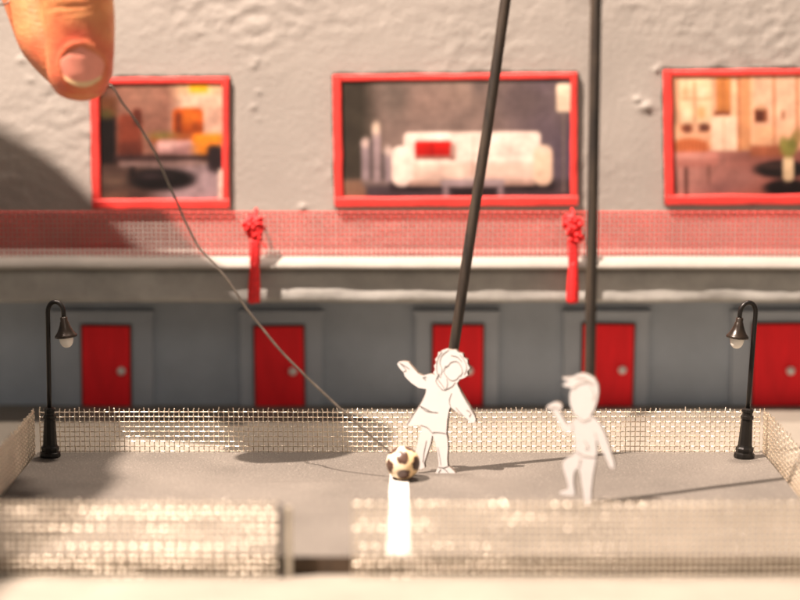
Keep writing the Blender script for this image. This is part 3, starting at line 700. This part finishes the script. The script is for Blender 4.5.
# thumb: horizontal rings (centre x, centre y, z, half width, half depth)
th = [(-77.6, HY + 1.5, 95.1, 1.2, 1.0), (-77.9, HY + 1.2, 95.6, 3.6, 2.7), (-78.1, HY + 0.9, 96.8, 5.6, 4.3), (-78.2, HY + .6, 98.8, 7.0, 5.6), (-78.1, HY + .4, 101.5, 7.8, 6.4), (-77.9, HY + .3, 105, 8.15, 6.9), (-77.7, HY, 109, 8.35, 7.3), (-77.8, HY - .2, 113, 8.55, 7.8), (-78.1, HY - .3, 117, 8.8, 8.3), (-78.6, HY - .2, 121, 9.1, 8.8), (-79.4, HY + .2, 126, 9.3, 9.0), (-81, HY + 1.5, 133, 9.0, 8.8), (-84, HY + 4, 142, 9.0, 9.2), (-88, HY + 8, 153, 10.5, 11), (-94, HY + 13, 166, 12.5, 13), (-103, HY + 17, 182, 14, 15), (-116, HY + 18, 198, 15, 16)]
rings = []
for cx, cy, z, a, b in th:
    rings.append([bm.verts.new((cx + a * math.copysign(abs(math.cos(2 * math.pi * k / 40)) ** 0.92, math.cos(2 * math.pi * k / 40)), cy + b * math.copysign(abs(math.sin(2 * math.pi * k / 40)) ** 0.92, math.sin(2 * math.pi * k / 40)), z)) for k in range(40)])
loft_rings(bm, rings)
# index finger behind the thumb
limb(bm, [(-81, HY + 11.5, 101), (-84, HY + 12.5, 104.5), (-88.3, HY + 14, 110), (-91, HY + 16, 117.5), (-95, HY + 18.5, 128), (-101, HY + 21, 142), (-110, HY + 23, 160), (-122, HY + 24, 180), (-136, HY + 21, 200)], [(5.6, 5.6), (6.6, 6.4), (7.3, 7.0), (7.6, 7.4), (7.7, 7.5), (8.4, 8.2), (9.0, 9.0), (10.5, 10.5), (12, 12)])
# other fingers folded behind, above the picture
limb(bm, [(-94, HY + 24, 131), (-100, HY + 26, 141), (-110, HY + 28, 155), (-124, HY + 31, 172), (-142, HY + 29, 192), (-156, HY + 24, 210)], [(6.2, 6.2), (7.2, 7.2), (8, 8), (9, 9), (10.5, 10.5), (12, 12)])
limb(bm, [(-112, HY + 34, 145), (-119, HY + 37, 154), (-131, HY + 40, 168), (-146, HY + 41, 184), (-162, HY + 37, 203), (-174, HY + 32, 220)], [(6, 6), (7, 7), (7.8, 7.8), (8.6, 8.6), (10, 10), (12, 12)])
limb(bm, [(-132, HY + 43, 160), (-139, HY + 46, 170), (-151, HY + 49, 184), (-165, HY + 48, 199), (-178, HY + 42, 215), (-188, HY + 36, 228)], [(5.2, 5.2), (6.2, 6.2), (7, 7), (7.6, 7.6), (9, 9), (11, 11)])
# palm and wrist, out of view, bent so their shadow falls on the left wall
limb(bm, [(-122, HY + 15, 191), (-145, HY + 20, 208), (-174, HY + 27, 228), (-198, HY + 22, 246), (-209, HY + 0, 256), (-208, HY - 34, 258)], [(17, 15), (22, 17), (25, 19), (24, 19), (22, 19), (23, 21)], sides=32)
limb(bm, [(-136, HY + 28, 196), (-156, HY + 33, 210), (-176, HY + 34, 227)], [(14, 14), (17, 17), (18, 18)], sides=24)
for v in bm.verts: v.co *= S
me = bpy.data.meshes.new('tmp_hand'); bm.to_mesh(me); bm.free()
to = bpy.data.objects.new('tmp_hand', me); C.objects.link(to)
md = to.modifiers.new('r', 'REMESH'); md.mode = 'VOXEL'; md.voxel_size = 0.55 * S; md.use_smooth_shade = True
ms = to.modifiers.new('s', 'SMOOTH'); ms.factor = 0.5; ms.iterations = 14
dg = bpy.context.evaluated_depsgraph_get()
nm = bpy.data.meshes.new_from_object(to.evaluated_get(dg))
bpy.data.objects.remove(to)
bm = bmesh.new(); bm.from_mesh(nm)
for v in bm.verts: v.co *= 1000.0
# creases over the thumb joint, slight dip round the nail
bm.normal_update()
NC = Vector((-76.5, 0, 103.3))
for v in bm.verts:
    c = v.co
    if c.y < HY + 4 and 94 < c.z < 128 and c.x > -89:
        d = 0.0
        for zc, amp, sg, tl in ((118.0, .34, .5, .12), (120.2, .24, .45, -.06), (116.4, .13, .45, .2), (122.6, .20, .5, .05)):
            zz = zc + tl * (c.x + 78) + 0.5 * noise.noise(Vector((c.x * .35, zc, 0)))
            fade = max(0, 1 - ((c.x + 77.5) / 8.0) ** 2)
            d -= amp * fade * math.exp(-((c.z - zz) / sg) ** 2)
        # nail fold ridge
        e = math.hypot((c.x - NC.x) / 5.1, (c.z - NC.z) / 5.4)
        if c.z > 98: d += 0.42 * math.exp(-((e - 1.10) / 0.13) ** 2)
        d += 0.10 * noise.noise(c * 0.35)
        v.co = c + v.normal * d
# sample the front surface for the nail plate
from mathutils.bvhtree import BVHTree
bvh = BVHTree.FromBMesh(bm)
for f in bm.faces: f.material_index = 0; f.smooth = True
nu, nvv = 26, 30; G = []
for j in range(nvv + 1):
    row = []
    t = j / nvv                                # 0 = free edge, 1 = cuticle
    for i in range(nu + 1):
        s = 2 * i / nu - 1
        zt = t
        wv = 4.65 * (1.0 if t < 0.5 else math.sqrt(max(0.0, 1 - ((t - 0.5) / 0.52) ** 2)) * 0.96 + 0.04) * (0.90 + 0.20 * min(1, t * 2.2))
        x = NC.x + s * wv
        zlow = NC.z - 4.6 + 1.9 * s * s
        z = zlow + (NC.z + 5.0 - 0.9 * s * s - zlow) * t
        hit = bvh.ray_cast(Vector((x, HY - 60, z)), Vector((0, 1, 0)))
        y = hit[0].y if hit[0] else HY - 5
        lift = 0.32 - 0.30 * max(0, t - .75) / .25 - 0.22 * max(0, abs(s) - .7) / .3
        if t < .15: lift += 0.35 * (0.15 - t) / 0.15
        row.append([x, y - max(lift, 0.03), z])
    G.append(row)
for _ in range(3):                              # even the plate out
    for j in range(1, nvv):
        for i in range(1, nu):
            G[j][i][1] = 0.2 * (G[j][i][1] + G[j - 1][i][1] + G[j + 1][i][1] + G[j][i - 1][1] + G[j][i + 1][1])
gv = [[bm.verts.new(p) for p in row] for row in G]
bv = [[bm.verts.new((p[0], p[1] + 0.5, p[2])) for p in row] for row in G]
for j in range(nvv):
    for i in range(nu):
        f = bm.faces.new((gv[j][i], gv[j][i + 1], gv[j + 1][i + 1], gv[j + 1][i])); f.smooth = True
        f.material_index = 2 if j < 4 else 1
rimf = [(0, i) for i in range(nu + 1)]
def wall_(a, b):
    for q in range(len(a) - 1):
        f = bm.faces.new((a[q], a[q + 1], b[q + 1], b[q])); f.material_index = 2
wall_(gv[0], bv[0]); wall_(gv[nvv], bv[nvv]); wall_([r[0] for r in gv], [r[0] for r in bv]); wall_([r[nu] for r in gv], [r[nu] for r in bv])
tone = []
for v in bm.verts:
    c = v.co
    e = math.hypot((c.x - NC.x) / 5.1, (c.z - NC.z) / 5.4)
    red = math.exp(-((e - 1.35) / 0.45) ** 2) if c.z > 97 else 0.25
    kn = math.exp(-((c.z - 118.5) / 5.0) ** 2) if c.x > -89 else 0
    nz = noise.noise(c * 0.22) * 0.5 + noise.noise(c * 0.8) * 0.25
    r, g_, b = 1.0, 1.0 - 0.36 * red + 0.08 * kn + 0.34 * nz, 1.0 - 0.26 * red + 0.32 * nz
    tone.append((r + 0.05 * nz, max(.3, g_), max(.3, b), 1))
hand = obj('hand', bm, [M['skin'], M['nail'], M['nail_tip']], smooth=True, loc=(-78, HY, 95))
tn = hand.data.color_attributes.new('Tone', 'FLOAT_COLOR', 'POINT')
for i, cc in enumerate(tone): tn.data[i].color = cc
props(hand, 'hand reaching in from above, thumb and forefinger pinching the thin wire', 'hand')
bm = bmesh.new()  # unseen sleeved arm, added and bent to cast the shadow at the left
P = smooth_path([(-208.5, HY - 20, 257), (-206, HY - 50, 258), (-216, HY - 95, 274), (-250, HY - 150, 320), (-292, HY - 210, 392), (-328, HY - 260, 460)], 6)
n = len(P)
tube(bm, P, [(30 + 14 * i / n + 1.2 * math.sin(i * 1.7), 27 + 14 * i / n + 1.2 * math.cos(i * 1.3)) for i in range(n)], 36)
obj('unseen_sleeve', bm, M['unseen_sleeve'], hand, smooth=True)

# ------------------------------------------------------------------ light
w = bpy.data.worlds.new('World'); bpy.context.scene.world = w; w.use_nodes = True
bg = w.node_tree.nodes['Background']; bg.inputs['Color'].default_value = (1.0, 0.92, 0.85, 1); bg.inputs['Strength'].default_value = 0.19

def light(name, kind, loc, target, energy, col, **k):
    l = bpy.data.lights.new(name, kind); l.energy = energy; l.color = col
    for a, v in k.items(): setattr(l, a, v)
    o = bpy.data.objects.new(name, l); C.objects.link(o)
    o.location = Vector(loc) * S
    o.rotation_euler = (Vector(target) - Vector(loc)).to_track_quat('-Z', 'Y').to_euler()
    return o
light('set_lamp', 'SPOT', (-370, 295, 780), (60, 560, 0), 134, (1.0, 0.81, 0.69), spot_size=math.radians(62), spot_blend=0.3, shadow_soft_size=0.006)
light('overhead_lamp', 'AREA', (60, 596, 900), (10, 500, 0), 9.5, (1.0, 0.81, 0.68), shape='DISK', size=0.07)
light('added_fill', 'AREA', (120, -150, 480), (0, 560, 60), 0.6, (1.0, 0.86, 0.75), shape='DISK', size=0.30)  # added soft fill that brightens the white cards and the hand

# ------------------------------------------------------------------ camera
cam = bpy.data.cameras.new('Camera'); co = bpy.data.objects.new('Camera', cam); C.objects.link(co)
co.location = (0, 0, CAMH * S); co.rotation_euler = (math.radians(90) - P8, 0, 0)
cam.lens = 90; cam.sensor_width = 36; cam.clip_start = 0.01; cam.clip_end = 50
cam.dof.use_dof = True; cam.dof.focus_distance = 0.532; cam.dof.aperture_fstop = 90 / 11.8; cam.dof.aperture_blades = 0
sc = bpy.context.scene
sc.camera = co
sc.render.engine = 'CYCLES'
sc.cycles.use_denoising = True
sc.view_settings.view_transform = 'Standard'; sc.view_settings.look = 'None'
sc.view_settings.exposure = 0; sc.view_settings.gamma = 1
for o in sc.objects:
    if '_org' in o: del o['_org']
